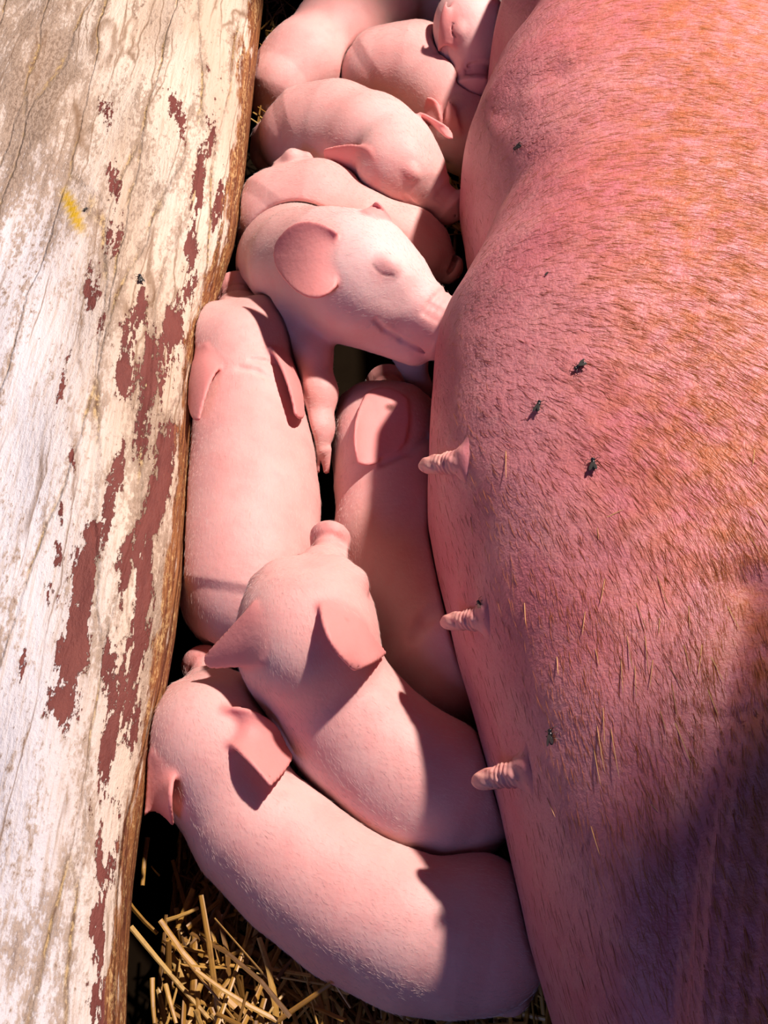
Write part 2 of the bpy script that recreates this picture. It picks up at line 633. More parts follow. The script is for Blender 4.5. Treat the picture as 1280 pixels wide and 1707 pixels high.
coat = under(hairs('coat', R - Nn * 0.0003, D, Nn, L, rng.uniform(.00007, .00015, len(hp)), M_COAT, 0.09), sow_root)
tag(coat, kind='stuff')

# long golden bristles
BR = [(1008, 965, 1002, 1010), (1095, 960, 1118, 1020), (1060, 1005, 1078, 1050), (1045, 1060, 1055, 1115), (1075, 1060, 1082, 1120), (1088, 1100, 1084, 1150),
      (1115, 1110, 1140, 1150), (1140, 1075, 1152, 1125), (1170, 1075, 1162, 1130), (1212, 1010, 1232, 1052), (1120, 1140, 1130, 1200), (1180, 1150, 1196, 1195),
      (1100, 1185, 1112, 1222), (1125, 1205, 1152, 1280), (1018, 1215, 1036, 1300), (990, 1250, 1004, 1310), (995, 1210, 1012, 1290), (985, 1378, 1002, 1424),
      (1085, 1340, 1098, 1354), (928, 1095, 932, 1125), (912, 1330, 928, 1362), (992, 1082, 1000, 1110), (1035, 1100, 1040, 1160), (1005, 1180, 1010, 1240),
      (1058, 1110, 1062, 1165), (1185, 1095, 1206, 1140), (1148, 1010, 1150, 1050), (1100, 1030, 1098, 1060), (975, 1020, 972, 1060), (874, 1005, 878, 1040),
      (784, 862, 790, 890), (843, 752, 846, 800), (996, 880, 998, 900), (1258, 750, 1254, 780), (1260, 850, 1280, 880), (1250, 895, 1268, 925), (1012, 862, 1040, 850)]
for (x0, y0, x1, y1) in BR:
    p0, n0 = cast(sow_bvh, x0, y0)
    p1, n1 = cast(sow_bvh, x1, y1)
    d = np.array(p1 - p0)
    ln = np.linalg.norm(d)
    bo = hairs('bristle', np.array([p0]), np.array([d / ln + np.array(n0) * .12]), np.array([n0]), np.array([ln * 1.05]), np.array([.00032]), M_BRISTLE, 0.04, 5)
    under(bo, sow_root)


# teats
def teat(base, tip, rpx):
    p0, n0 = cast(sow_bvh, *base)
    z1 = p0.z * 100 + tip[2]
    p1 = P(tip[0], tip[1], z1)
    n0 = np.array(n0)
    p0 = np.array(p0) - n0 * 0.006
    ax = p1 - p0
    ln = np.linalg.norm(ax)
    ax /= ln
    r = rpx * np.dot(p1 - CAM, FWD) / FPX
    s = unit(np.cross(ax, [0, 0, 1]))
    t = np.cross(s, ax)
    V, at = [], []
    m, nn = 44, 120
    for i in range(nn + 1):
        u = i / nn
        rad = r * (1.06 - .24 * u + 1.9 * math.exp(-u * 8.5))
        w = math.exp(-((u - .42) / .17) ** 2)
        rad += r * 0.055 * w * math.sin(u * 78)
        if u > .72: rad *= math.sqrt(max(0, 1 - ((u - .72) / .28) ** 2.2))
        stick = max(0, 1 - u / .30) ** 1.3
        for k in range(m):
            th = 2 * math.pi * k / m
            wob = 1 + .04 * math.sin(3 * th + i * .22) + .03 * math.sin(7 * th + u * 20)
            q = p0 + ax * (ln * u) + (s * math.cos(th) + t * math.sin(th)) * rad * wob
            if stick > 0:                                    # the skirt of skin lies on the belly
                hit = sow_bvh.find_nearest(Vector(q))
                q = q * (1 - stick) + (np.array(hit[0]) + np.array(n0) * (.0006 * (1 - stick) - .0004)) * stick
            V.append(q)
            at.append(min(1, math.exp(-u * 4.5) * 1.25))
    F = []
    for i in range(nn):
        for k in range(m):
            F.append((i * m + k, i * m + (k + 1) % m, (i + 1) * m + (k + 1) % m, (i + 1) * m + k))
    o = mesh_obj('teat', V, F, M_TEAT)
    set_attr(o, 'skin_blend', at)
    return under(o, sow_root)


teat((772, 766), (699, 777, -2.6), 18)
teat((806, 1030), (735, 1038, -2.8), 17)
teat((872, 1284), (787, 1304, -2.8), 20)


# ------------------------------------------------------------------ piglets: sculpted distance fields
def smin(a, b, k):
    h = np.clip(0.5 + 0.5 * (b - a) / k, 0, 1)
    return b + (a - b) * h - k * h * (1 - h)


class Sculpt:
    def __init__(self):
        self.add, self.sub, self.sheets = [], [], []

    def cone(self, p, r, q, s, k=0.012, cut=False):
        (self.sub if cut else self.add).append(('c', np.array(p), r, np.array(q), s, k))

    def ell(self, c, frame, rad, k=0.012, cut=False):
        (self.sub if cut else self.add).append(('e', np.array(c), np.array(frame), np.array(rad), None, k))

    def bounds(self, prim):
        if prim[0] == 'c':
            lo = np.minimum(prim[1] - prim[2], prim[3] - prim[4])
            hi = np.maximum(prim[1] + prim[2], prim[3] + prim[4])
        else:
            m = prim[3].max()
            lo, hi = prim[1] - m, prim[1] + m
        return lo, hi

    def bbox(self):
        b = [self.bounds(p) for p in self.add]
        lo = np.min([x[0] for x in b], 0)
        hi = np.max([x[1] for x in b], 0)
        for s in self.sheets:
            lo = np.minimum(lo, s[0].min(0) - .004)
            hi = np.maximum(hi, s[0].max(0) + .004)
        return lo - .004, hi + .004


def prim_d(prim, X, Y, Z):
    if prim[0] == 'c':
        _, p, r, q, s, k = prim
        ab = q - p
        l2 = max(1e-12, ab @ ab)
        t = np.clip(((X - p[0]) * ab[0] + (Y - p[1]) * ab[1] + (Z - p[2]) * ab[2]) / l2, 0, 1)
        return np.sqrt((X - p[0] - t * ab[0]) ** 2 + (Y - p[1] - t * ab[1]) ** 2 + (Z - p[2] - t * ab[2]) ** 2) - (r + t * (s - r))
    _, c, f, rad, _, k = prim
    x, y, z = X - c[0], Y - c[1], Z - c[2]
    u = (x * f[0][0] + y * f[0][1] + z * f[0][2])
    v = (x * f[1][0] + y * f[1][1] + z * f[1][2])
    w = (x * f[2][0] + y * f[2][1] + z * f[2][2])
    k0 = np.sqrt((u / rad[0]) ** 2 + (v / rad[1]) ** 2 + (w / rad[2]) ** 2)
    k1 = np.sqrt((u / rad[0] ** 2) ** 2 + (v / rad[1] ** 2) ** 2 + (w / rad[2] ** 2) ** 2) + 1e-9
    return k0 * (k0 - 1) / k1


def eval_grid(sc, ax, sheets=True, cuts=True):
    """distance field of a sculpt on the grid with the three axis vectors"""
    D = np.full((len(ax[0]), len(ax[1]), len(ax[2])), 0.03, np.float32)

    def region(lo, hi, pad):
        out = []
        for i in range(3):
            a = np.searchsorted(ax[i], lo[i] - pad)
            b = np.searchsorted(ax[i], hi[i] + pad)
            out.append(slice(max(0, a - 1), min(len(ax[i]), b + 1)))
        return tuple(out)

    def sub(reg):
        return ax[0][reg[0]][:, None, None], ax[1][reg[1]][None, :, None], ax[2][reg[2]][None, None, :]

    for p in sc.add:
        reg = region(*sc.bounds(p), p[-1] + .004)
        if any(r.stop - r.start < 1 for r in reg): continue
        d = prim_d(p, *sub(reg)).astype(np.float32)
        D[reg] = smin(D[reg], d, p[-1])
    if sheets:
        for pts, thick, k in sc.sheets:
            reg = region(pts.min(0), pts.max(0), .012)
            if any(r.stop - r.start < 1 for r in reg): continue
            gx, gy, gz = sub(reg)
            shp = D[reg].shape
            best = np.full(shp, 1e9, np.float32)
            for q, th in zip(pts, thick):
                lo, hi = q - .011, q + .011
                r2 = []
                for i, g in enumerate((gx.ravel(), gy.ravel(), gz.ravel())):
                    r2.append(slice(np.searchsorted(g, lo[i]), np.searchsorted(g, hi[i])))
                r2 = tuple(r2)
                b = best[r2]
                dd = np.sqrt((gx[r2[0]] - q[0]) ** 2 + (gy[:, r2[1]] - q[1]) ** 2 + (gz[:, :, r2[2]] - q[2]) ** 2) - th
                np.minimum(b, dd, out=b)
            D[reg] = smin(D[reg], np.minimum(best, .03), k)
    if cuts:
        for p in sc.sub:
            reg = region(*sc.bounds(p), p[-1] + .004)
            if any(r.stop - r.start < 1 for r in reg): continue
            d = prim_d(p, *sub(reg)).astype(np.float32)
            D[reg] = -smin(-D[reg], d, p[-1])
    return D


def surface_nets(D, ax, h):
    ins = D < 0
    c = np.zeros(tuple(s - 1 for s in D.shape), np.int8)
    offs = [(i, j, k) for i in (0, 1) for j in (0, 1) for k in (0, 1)]
    nx, ny, nz = c.shape
    for (i, j, k) in offs:
        c += ins[i:i + nx, j:j + ny, k:k + nz]
    act = (c > 0) & (c < 8)
    ii = np.argwhere(act)
    vid = np.full(c.shape, -1, np.int64)
    vid[act] = np.arange(len(ii))
    acc = np.zeros((len(ii), 3))
    cnt = np.zeros(len(ii))
    for o in offs:
        for axn in range(3):
            if o[axn] == 1: continue
            o2 = list(o)
            o2[axn] = 1
            a = D[ii[:, 0] + o[0], ii[:, 1] + o[1], ii[:, 2] + o[2]]
            b = D[ii[:, 0] + o2[0], ii[:, 1] + o2[1], ii[:, 2] + o2[2]]
            m = (a < 0) != (b < 0)
            t = np.where(m, a / np.where(m, a - b, 1), 0)
            pos = np.zeros((len(ii), 3)) + np.array(o)
            pos[:, axn] += t
            acc[m] += pos[m]
            cnt[m] += 1
    v = (ii + acc / cnt[:, None]) * h + np.array([ax[0][0], ax[1][0], ax[2][0]])
    faces = []
    for axn in range(3):
        sl0 = [slice(None)] * 3
        sl1 = [slice(None)] * 3
        sl0[axn] = slice(0, -1)
        sl1[axn] = slice(1, None)
        ch = ins[tuple(sl0)] != ins[tuple(sl1)]
        e = np.argwhere(ch)
        b_, c_ = [(1, 2), (2, 0), (0, 1)][axn]
        ok = (e[:, b_] > 0) & (e[:, c_] > 0) & (e[:, b_] < D.shape[b_] - 1) & (e[:, c_] < D.shape[c_] - 1)
        e = e[ok]

        def cell(db, dc):
            q = e.copy()
            q[:, b_] += db
            q[:, c_] += dc
            return vid[q[:, 0], q[:, 1], q[:, 2]]
        quad = np.stack([cell(-1, -1), cell(0, -1), cell(0, 0), cell(-1, 0)], 1)
        flip = ~ins[e[:, 0], e[:, 1], e[:, 2]]
        quad[flip] = quad[flip][:, ::-1]
        faces.append(quad)
    return v, np.concatenate(faces)


def body_chain(sc, pts, k=0.02):
    q = [PR(*p) for p in pts]
    for (a, ra), (b, rb) in zip(q[:-1], q[1:]):
        sc.cone(a, ra, b, rb, k)
    return [x[0] for x in q]


def limb(sc, pts, k=0.010):
    return body_chain(sc, pts, k)


def sdf_at(sc, p):
    d = 1.0
    for q in sc.add:
        d = float(smin(d, prim_d(q, *p), q[-1]))
    return d


def march(sc, o, d, t0, t1):
    """first surface point of the sculpt along a line, else the point of closest approach"""
    t, best, bt = t0, 9.0, t0
    while t < t1:
        e = sdf_at(sc, o + d * t)
        if e < best: best, bt = e, t
        if e < 2e-4: return o + d * t
        t += max(e * .9, 3e-4)
    return o + d * bt


def seen(sc, px, py, lift=0.0):
    """point of the animal's surface under a photo pixel, lifted (cm) towards the viewer"""
    d = unit(ray(px, py))
    return march(sc, CAM, d, .35, 1.7) - d * lift / 100


def fold(sc, pts, r=.0016, k=.006, lift=.06):
    q = [seen(sc, a, b, lift) for a, b in pts]
    for a, b in zip(q[:-1], q[1:]): sc.sub.append(('c', a, r, b, r, k))


def head(sc, poll, nose, up, width=1.0, sn=1.0, jaw=1.0, brow=1.0, fat=1.0, ez=0.0):
    """skull, muzzle, snout disc, jaw, closed eyes, mouth. poll / nose: (px, py, z cm)"""
    a, b = P(*poll), P(*nose)
    f = unit(b - a)
    L = np.linalg.norm(b - a)
    u = unit(np.array(up) - f * np.dot(up, f))
    s = np.cross(u, f)
    fr = np.array([f, s, u])

    def at(x, y, z): return a + (f * x + s * y * width + u * z) * L
    # poll at x=0, snout tip at x=1
    sc.ell(at(.22, 0, -.16), fr, np.array([.36, .35 * width * fat, .33 * fat]) * L, .018)          # skull
    sc.cone(at(.30, 0, -.15), .27 * L * fat, at(.88, 0, -.195), .126 * L * sn, .03)              # muzzle
    for sg in (-1, 1):
        sc.ell(at(.30, .19 * sg * fat, -.28 * fat), fr, np.array([.28, .15 * width * fat, .20]) * L, .024)    # cheek
        sc.ell(at(.42, .17 * sg, -.02), fr, np.array([.15, .08 * width, .07]) * L * brow, .02)  # brow
    sc.cone(at(.28, 0, -.38 * jaw), .15 * L, at(.78, 0, -.34 * jaw), .075 * L * sn, .018)     # lower jaw
    # snout: gristle collar and flat disc
    sc.cone(at(.82, 0, -.19), .128 * L * sn, at(.92, 0, -.19), .126 * L * sn, .008)
    df = unit(f - u * .14)
    du = unit(u + f * .14)
    dfr = np.array([df, s, du])
    sc.ell(at(.955, 0, -.18), dfr, np.array([.046, .152 * sn, .146 * sn]) * L, .005)
    for sg in (-1, 1):
        sc.cone(at(.985, .06 * sg * sn, -.185), .026 * L, at(1.03, .065 * sg * sn, -.19), .028 * L, .003, cut=True)      # nostril

    def skin(x, z, sg, lift=0.0):
        o = at(x, .75 * sg, z)
        return march(sc, o, -s * sg, 0, .7 * L) + s * sg * lift * L
    # closed eyes: a swollen lid over a curved slit
    sc.eyes = []
    for sg in (-1, 1):
        c = skin(.47, -.075 + ez, sg)
        sc.eyes.append(c)
        sc.ell(skin(.465, -.05 + ez, sg, -.035), fr, np.array([.075, .05, .058]) * L, .007)
    for sg in (-1, 1):
        e = [skin(x, z + ez, sg, .006) for x, z in ((.40, -.075), (.44, -.098), (.49, -.105), (.54, -.085))]
        for p, q in zip(e[:-1], e[1:]): sc.cone(p, .0085 * L, q, .0085 * L, .001, cut=True)
        sc.slits.append(e)
        m = [at(.93, .06 * sg, -.30 * jaw), skin(.82, -.30 * jaw, sg), skin(.72, -.30 * jaw, sg), skin(.62, -.285 * jaw, sg), skin(.56, -.25 * jaw, sg)]
        for p, q in zip(m[:-1], m[1:]): sc.cone(p, .012 * L, q, .012 * L, .003, cut=True)
    for i in range(3):                                                                   # wrinkles over the snout
        x = .80 + .045 * i
        w = [at(x, math.sin(t) * .14 * sn, -.19 + math.cos(t) * .14 * sn) for t in np.linspace(-1.3, 1.3, 9)]
        for p, q in zip(w[:-1], w[1:]): sc.cone(p, .006 * L, q, .006 * L, .005, cut=True)
    sc.snout = (at(.95, 0, -.19), .17 * L * sn)
    sc.L = L
    return a, f, s, u, L


def ear(sc, rows, thick=0.0017, canal=None):
    """thin sheet through a 3 x 3 net of (px, py, lift cm above the head); rows run base -> tip"""
    Q = np.array([[seen(sc, *p) for p in r] for r in rows])
    pts, th = [], []
    nu = int(np.linalg.norm(Q[0] - Q[1], axis=1).max() / .0008 + np.linalg.norm(Q[1] - Q[2], axis=1).max() / .0008) + 6
    nv = int(max(np.linalg.norm(Q[i, 0] - Q[i, 1]) + np.linalg.norm(Q[i, 1] - Q[i, 2]) for i in range(3)) / .0008) + 6
    for u in np.linspace(0, 1, nu):
        bu = np.array([2 * (u - .5) * (u - 1), 4 * u * (1 - u), 2 * u * (u - .5)])
        for v in np.linspace(0, 1, nv):
            bv = np.array([2 * (v - .5) * (v - 1), 4 * v * (1 - v), 2 * v * (v - .5)])
            pts.append(np.einsum('i,j,ijk->k', bu, bv, Q))
            th.append(thick * (1.25 - .35 * u) * (1 - .15 * abs(2 * v - 1)))
    sc.sheets.append((np.array(pts), np.array(th), .004))
    if canal is not None:
        sc.canals.append(seen(sc, *canal))


BUILT = []


def finish(sc, label, chain, h=0.0016, group='piglets in the pen', fur=5200, pale=None, carve_wall=True):
    lo, hi = sc.bbox()
    lo[2] = max(lo[2], 0.0)
    lo[2] = min(lo[2], 0.003) if lo[2] < 0.003 else lo[2]
    ax = [np.arange(lo[i] - h, hi[i] + 2 * h, h) for i in range(3)]
    D = eval_grid(sc, ax)
    X, Y, Z = ax[0][:, None, None], ax[1][None, :, None], ax[2][None, None, :]
    # bodies lie against one another and press flat where they touch
    for other in BUILT:
        l2, h2 = other.bbox()
        if np.any(l2 > hi) or np.any(h2 < lo): continue
        reg = tuple(slice(max(0, np.searchsorted(ax[i], l2[i] - .02)), np.searchsorted(ax[i], h2[i] + .02)) for i in range(3))
        if any(r.stop - r.start < 2 for r in reg): continue
        od = eval_grid(other, [ax[i][reg[i]] for i in range(3)], sheets=True, cuts=False)
        D[reg] = -smin(-D[reg], od - .0012, .005)
    yr = (Y + X * 0 + Z * 0)
    sd = sow_sdf(X, yr, Z).astype(np.float32)
    D = -smin(-D, sd - .001, .004)
    D = np.maximum(D, (0.0015 - Z).astype(np.float32))
    wz_, wx_ = zip(*sorted((z, x) for x, z in prof[-58:]))
    D = np.maximum(D, np.where(Z < .150, (wall_x(Y) + np.interp(Z, wz_, wx_) + .002 - X) * .8, -1).astype(np.float32))
    D[0], D[-1] = .01, .01
    D[:, 0], D[:, -1] = .01, .01
    D[:, :, 0], D[:, :, -1] = .01, .01
    v, f = surface_nets(D, ax, h)
    root = bpy.data.objects.new('piglet', None)
    COL.objects.link(root)
    ctr = v.mean(0)
    root.location = (ctr[0], ctr[1], v[:, 2].min())
    tag(root, label, 'piglet', group)
    o = under(mesh_obj('body', v, f, M_PIG), root)
    # where the skin itself is pinker (ears, snout); shade in ear holes and eye slits painted in as dark
    pink = np.zeros(len(v))
    dark = np.zeros(len(v))
    for pts, th, k in sc.sheets:
        kd = KDTree(len(pts))
        for i, p in enumerate(pts): kd.insert(p, i)
        kd.balance()
        sel = np.where(np.all((v > pts.min(0) - .012) & (v < pts.max(0) + .012), 1))[0]
        for i in sel:
            d = kd.find(v[i])[2]
            pink[i] = max(pink[i], np.clip(1 - (d - .002) / .006, 0, 1) * .75)
    if getattr(sc, 'snout', None) is not None:
        d = np.linalg.norm(v - sc.snout[0], axis=1) / sc.snout[1]
        pink = np.maximum(pink, np.clip(1.35 - d, 0, 1) * .9)
        for e in sc.eyes:
            d = np.linalg.norm(v - e, axis=1) / (sc.L * .12)
            pink = np.maximum(pink, np.clip(1 - d, 0, 1) * .6)
    for c in sc.canals:
        d = np.linalg.norm(v - c, axis=1)
        dark = np.maximum(dark, np.clip(1.6 - d / .0035, 0, 1) * .9)
    for c in sc.hooves:
        d = np.linalg.norm(v - c, axis=1)
        pink = np.maximum(pink, np.clip(1.5 - d / .012, 0, 1) * .5)
    for e in sc.slits:
        for p, q in zip(e[:-1], e[1:]):
            t = np.clip(((v - p) @ (q - p)) / ((q - p) @ (q - p)), 0, 1)
            d = np.linalg.norm(v - p - t[:, None] * (q - p), axis=1)
            dark = np.maximum(dark, np.clip(1.4 - d / (.011 * sc.L), 0, 1) * .5)
    set_attr(o, 'pink', pink)
    set_attr(o, 'dark', dark)
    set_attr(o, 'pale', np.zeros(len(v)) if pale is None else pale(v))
    # fine pale fur lying towards the tail
    me = o.data
    nn = np.zeros(len(v) * 3, np.float32)
    me.vertices.foreach_get('normal', nn)
    nn = nn.reshape(-1, 3)
    vis = np.where(((v - CAM) * nn).sum(1) < .12)[0]
    pick = rng.choice(vis, min(fur, len(vis)), replace=False)
    ch = np.array(chain)
    seg = ch[1:] - ch[:-1]
    mid = (ch[1:] + ch[:-1]) / 2
    near = np.argmin(((v[pick][:, None] - mid[None]) ** 2).sum(2), 1)
    d = seg[near] / np.linalg.norm(seg[near], axis=1)[:, None] + rng.normal(0, .22, (len(pick), 3))
    N = nn[pick]
    d -= N * (d * N).sum(1)[:, None]
    d /= np.linalg.norm(d, axis=1)[:, None] + 1e-9
    d = d + N * .30
    keep = pink[pick] < .5
    pick, d, N = pick[keep], d[keep], N[keep]
    fo = hairs('fur', v[pick] - N * .0002, d, N, rng.uniform(.003, .0065, len(pick)), rng.uniform(.00005, .00010, len(pick)), M_FUR, 0.12, 1)
    under(fo, root)
    tag(fo, kind='stuff')
    BUILT.append(sc)
    return root


def new():
    s = Sculpt()
    s.canals, s.hooves, s.slits, s.snout = [], [], [], None
    return s


def trotter(sc, p, q, rpx):
    """two blunt toes at the end of a leg: p, q = (px, py, z)"""
    a, r = PR(*p, rpx)
    b = P(*q)
    f = unit(b - a)
    s = unit(np.cross(f, [0, .59, -.81]))
    for sg in (-1, 1):
        sc.cone(a + s * r * .55 * sg, r * .62, b + s * r * .5 * sg, r * .34, .002)
    sc.hooves.append(b)


# --- centre piglet, nose pointing away, back to the camera
s = new()
ch = body_chain(s, [(496, 1070, 12, 72), (520, 1120, 10.5, 84), (560, 1175, 8.8, 96), (612, 1240, 7.2, 104), (680, 1300, 6.4, 110), (738, 1325, 6, 106), (765, 1335, 5.5, 92)])
head(s, (478, 1080, 15.8), (540, 846, 13.2), (-.26, -.30, 1), .96, .74, fat=.90)
limb(s, [(760, 1370, 5, 60), (775, 1400, 3.2, 36), (740, 1420, 2.0, 22)])
ear(s, [[(425, 1010, -.2), (448, 1050, -.6), (436, 1100, -.2)],
        [(398, 1035, .8), (402, 1072, .3), (405, 1108, .3)],
        [(345, 1092, .2), (343, 1102, .2), (352, 1112, .1)]])
ear(s, [[(536, 1010, .1), (575, 1022, -.6), (606, 1050, -.2)],
        [(550, 1066, 1.9), (592, 1050, .7), (622, 1066, .9)],
        [(590, 1116, 2.0), (622, 1102, 2.3), (641, 1088, 1.6)]], canal=(571, 1041, .1))
finish(s, 'piglet in the centre with raised snout, ears out, its rump in shade', ch, fur=7000)

# --- large piglet at the bottom on the straw
s = new()
ch = body_chain(s, [(346, 1260, 8, 68), (374, 1312, 7.2, 76), (425, 1378, 6.2, 98), (505, 1445, 5.4, 110), (595, 1508, 5, 116), (690, 1552, 5, 118), (780, 1570, 5, 108), (818, 1580, 5, 88)])
s.cone(*PR(800, 1512, 5.5, 84), *PR(820, 1560, 4.5, 74), .02)
head(s, (340, 1265, 10.8), (318, 1062, 6.0), (-.12, -.35, 1), 0.86, .85)
limb(s, [(790, 1640, 3.6, 44), (850, 1660, 2.2, 26), (880, 1640, 1.6, 18)])
limb(s, [(400, 1420, 3.5, 46), (360, 1380, 2.2, 26), (330, 1330, 1.6, 20)])
ear(s, [[(376, 1184, -.1), (396, 1210, -.6), (384, 1240, -.1)],
        [(430, 1192, 1.5), (424, 1228, .8), (410, 1262, 1.7)],
        [(489, 1240, 2.4), (480, 1272, 1.9), (450, 1308, 2.3)]], canal=(413, 1216, .1))
ear(s, [[(255, 1254, -.2), (270, 1272, -.4), (290, 1290, -.2)],
        [(236, 1305, 1.8), (258, 1318, 1.6), (284, 1330, 2.0)],
        [(224, 1384, 2.6), (252, 1350, 2.0), (288, 1374, 2.6)]])
finish(s, 'large piglet lying along the straw at the bottom, nose by the timber wall', ch, fur=8000)

# --- left piglet along the wall
s = new()
ch = body_chain(s, [(404, 600, 9, 52), (408, 640, 8.6, 68), (413, 700, 7.6, 86), (416, 770, 6.8, 100), (415, 850, 6.2, 110), (410, 930, 6, 108), (405, 985, 5.8, 98), (402, 1000, 5.5, 82)])
head(s, (404, 606, 11.2), (386, 438, 8.8), (0, -.30, 1), 0.92, .95, fat=.80)
limb(s, [(440, 1020, 4, 46), (450, 1060, 2.4, 28), (430, 1080, 1.6, 18)])
ear(s, [[(345, 578, -.2), (354, 592, -.3), (368, 610, -.2)],
        [(314, 604, 1.8), (332, 622, 1.6), (350, 636, 1.7)],
        [(313, 650, 2.2), (320, 690, 2.2), (332, 698, 2.0)]])
ear(s, [[(452, 580, .3), (462, 584, -.1), (472, 590, -.3)],
        [(476, 628, 2.3), (487, 630, 1.9), (496, 632, 1.2)],
        [(492, 690, 2.0), (500, 696, 1.8), (506, 692, 1.4)]])
fold(s, [(418, 598), (440, 600), (458, 606)], .0008, .004)
fold(s, [(400, 612), (430, 618), (452, 630)], .0008, .006)
finish(s, 'piglet stretched along the timber wall, nose up and ears folded back', ch, fur=7000)

# --- the sleeping one with its face in the middle of the pile
s = new()
ch = body_chain(s, [(590, 440, 14.5, 84), (550, 444, 13.5, 88), (512, 446, 10.8, 90), (494, 442, 7.2, 92), (496, 430, 5.5, 84)])
head(s, (566, 392, 17.2), (784, 512, 15.4), (0.14, .60, .79), 1.0, 1.5, 1.22, ez=.08)
s.cone(*PR(640, 500, 14, 46), *PR(545, 502, 12, 55), .02)
limb(s, [(494, 520, 10.5, 44), (518, 590, 9.6, 33), (532, 655, 8.6, 28), (532, 715, 7.4, 22), (534, 748, 6.6, 15)])
trotter(s, (534, 750, 6.6), (536, 785, 5.2), 16)
limb(s, [(650, 540, 9.5, 34), (684, 590, 7.5, 26), (700, 650, 4.0, 18), (703, 680, 2.5, 12)])
ear(s, [[(560, 388, .7), (556, 428, -.6), (558, 476, .5)],
        [(504, 372, 2.8), (514, 430, .7), (518, 494, 2.2)],
        [(462, 404, 2.6), (459, 432, 2.1), (473, 462, 2.3)]])
ear(s, [[(608, 354, -.2), (624, 360, -.1), (648, 366, -.2)], [(618, 347, .3), (630, 348, .3), (642, 354, .2)], [(626, 339, .4), (629, 339, .4), (632, 341, .4)]])
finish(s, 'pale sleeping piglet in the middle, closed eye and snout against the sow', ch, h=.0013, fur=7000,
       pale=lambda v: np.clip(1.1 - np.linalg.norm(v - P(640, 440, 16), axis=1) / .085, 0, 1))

# --- piglet above it, nose at the sow
s = new()
ch = body_chain(s, [(660, 252, 11, 66), (618, 240, 9.8, 76), (560, 224, 8.2, 80), (512, 224, 7.2, 70), (490, 235, 6.5, 55)])
head(s, (646, 222, 14.2), (774, 326, 10.4), (.22, .38, .9), 1.05, 1.45, 1.1)
limb(s, [(492, 225, 6.5, 46), (452, 236, 5.6, 30), (446, 258, 4.2, 25), (462, 285, 3, 18)])
ear(s, [[(616, 252, -.1), (632, 285, -.6), (620, 320, -.1)],
        [(584, 243, 1.7), (592, 276, .9), (596, 310, 1.4)],
        [(542, 250, 1.9), (542, 259, 1.8), (548, 270, 1.9)]])
ear(s, [[(700, 190, -.2), (720, 206, -.3), (742, 224, -.2)], [(716, 196, .6), (730, 210, .5), (746, 228, .4)], [(744, 212, .9), (750, 220, .9), (754, 230, .8)]])
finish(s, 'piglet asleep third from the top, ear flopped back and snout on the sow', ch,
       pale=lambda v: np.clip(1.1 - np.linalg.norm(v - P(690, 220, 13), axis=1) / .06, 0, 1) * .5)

# --- top right piglet, head hanging at the sow's side
s = new()
ch = body_chain(s, [(806, 0, 12, 46), (800, -50, 10, 66), (770, -110, 8, 80), (740, -190, 7, 78)])
head(s, (800, -8, 15.5), (812, 138, 10.5), (.45, .25, .85), 0.86, 1.45, 1.1)
ear(s, [[(756, 12, -.2), (764, 40, -.4), (760, 76, -.2)], [(744, 14, 1.0), (744, 45, .5), (742, 74, .6)], [(744, 4, 1.2), (735, 34, 1.0), (731, 84, .8)]])
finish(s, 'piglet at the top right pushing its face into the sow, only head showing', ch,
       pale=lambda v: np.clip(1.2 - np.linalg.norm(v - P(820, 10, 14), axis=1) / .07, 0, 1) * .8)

# --- second from top, back turned
s = new()
ch = body_chain(s, [(772, 200, 6.4, 54), (742, 158, 6.8, 66), (692, 118, 6.8, 72), (640, 118, 6.2, 62), (625, 130, 5.5, 52)])
head(s, (756, 190, 8.6), (808, 296, 5.0), (0, -.25, 1), 0.9)
ear(s, [[(714, 202, -.2), (724, 204, -.2), (738, 210, -.2)], [(709, 180, .5), (720, 186, .3), (734, 194, .3)], [(714, 163, .8), (722, 166, .7), (730, 174, .6)]])
ear(s, [[(746, 212, -.2), (755, 216, -.2), (766, 220, -.2)], [(744, 192, .5), (752, 196, .3), (762, 202, .3)], [(748, 170, .8), (752, 174, .7), (757, 180, .6)]])
finish(s, 'piglet second from the top with rounded back, two small ears pointing up', ch)

# --- piglet behind the sleeping one
s = new()
ch = body_chain(s, [(680, 412, 6.6, 62), (610, 388, 7, 76), (530, 362, 7, 86), (470, 366, 6.4, 76), (455, 380, 6, 64)])
head(s, (650, 375, 9.6), (772, 440, 6.5), (-.05, -.1, 1), 0.9)
limb(s, [(468, 278, 9.6, 13), (488, 263, 10.6, 13), (510, 264, 10.6, 11)], .006)
finish(s, 'piglet squeezed behind the sleeping pale one, mostly its back showing', ch)

# --- top left piglet
s = new()
ch = body_chain(s, [(705, -75, 7, 60), (630, -5, 6.8, 68), (565, 52, 6.6, 67), (508, 104, 6.5, 63), (474, 138, 6, 54)])
s.cone(*PR(470, 95, 7, 30), *PR(452, 110, 6.6, 28), .014)
s.cone(*PR(462, 150, 5.5, 42), *PR(452, 178, 4.2, 30), .016)
head(s, (690, -60, 9), (800, -190, 7), (0, 0, 1), 1.0)
finish(s, 'piglet at the top left corner lying slantwise, rump against the timber', ch)

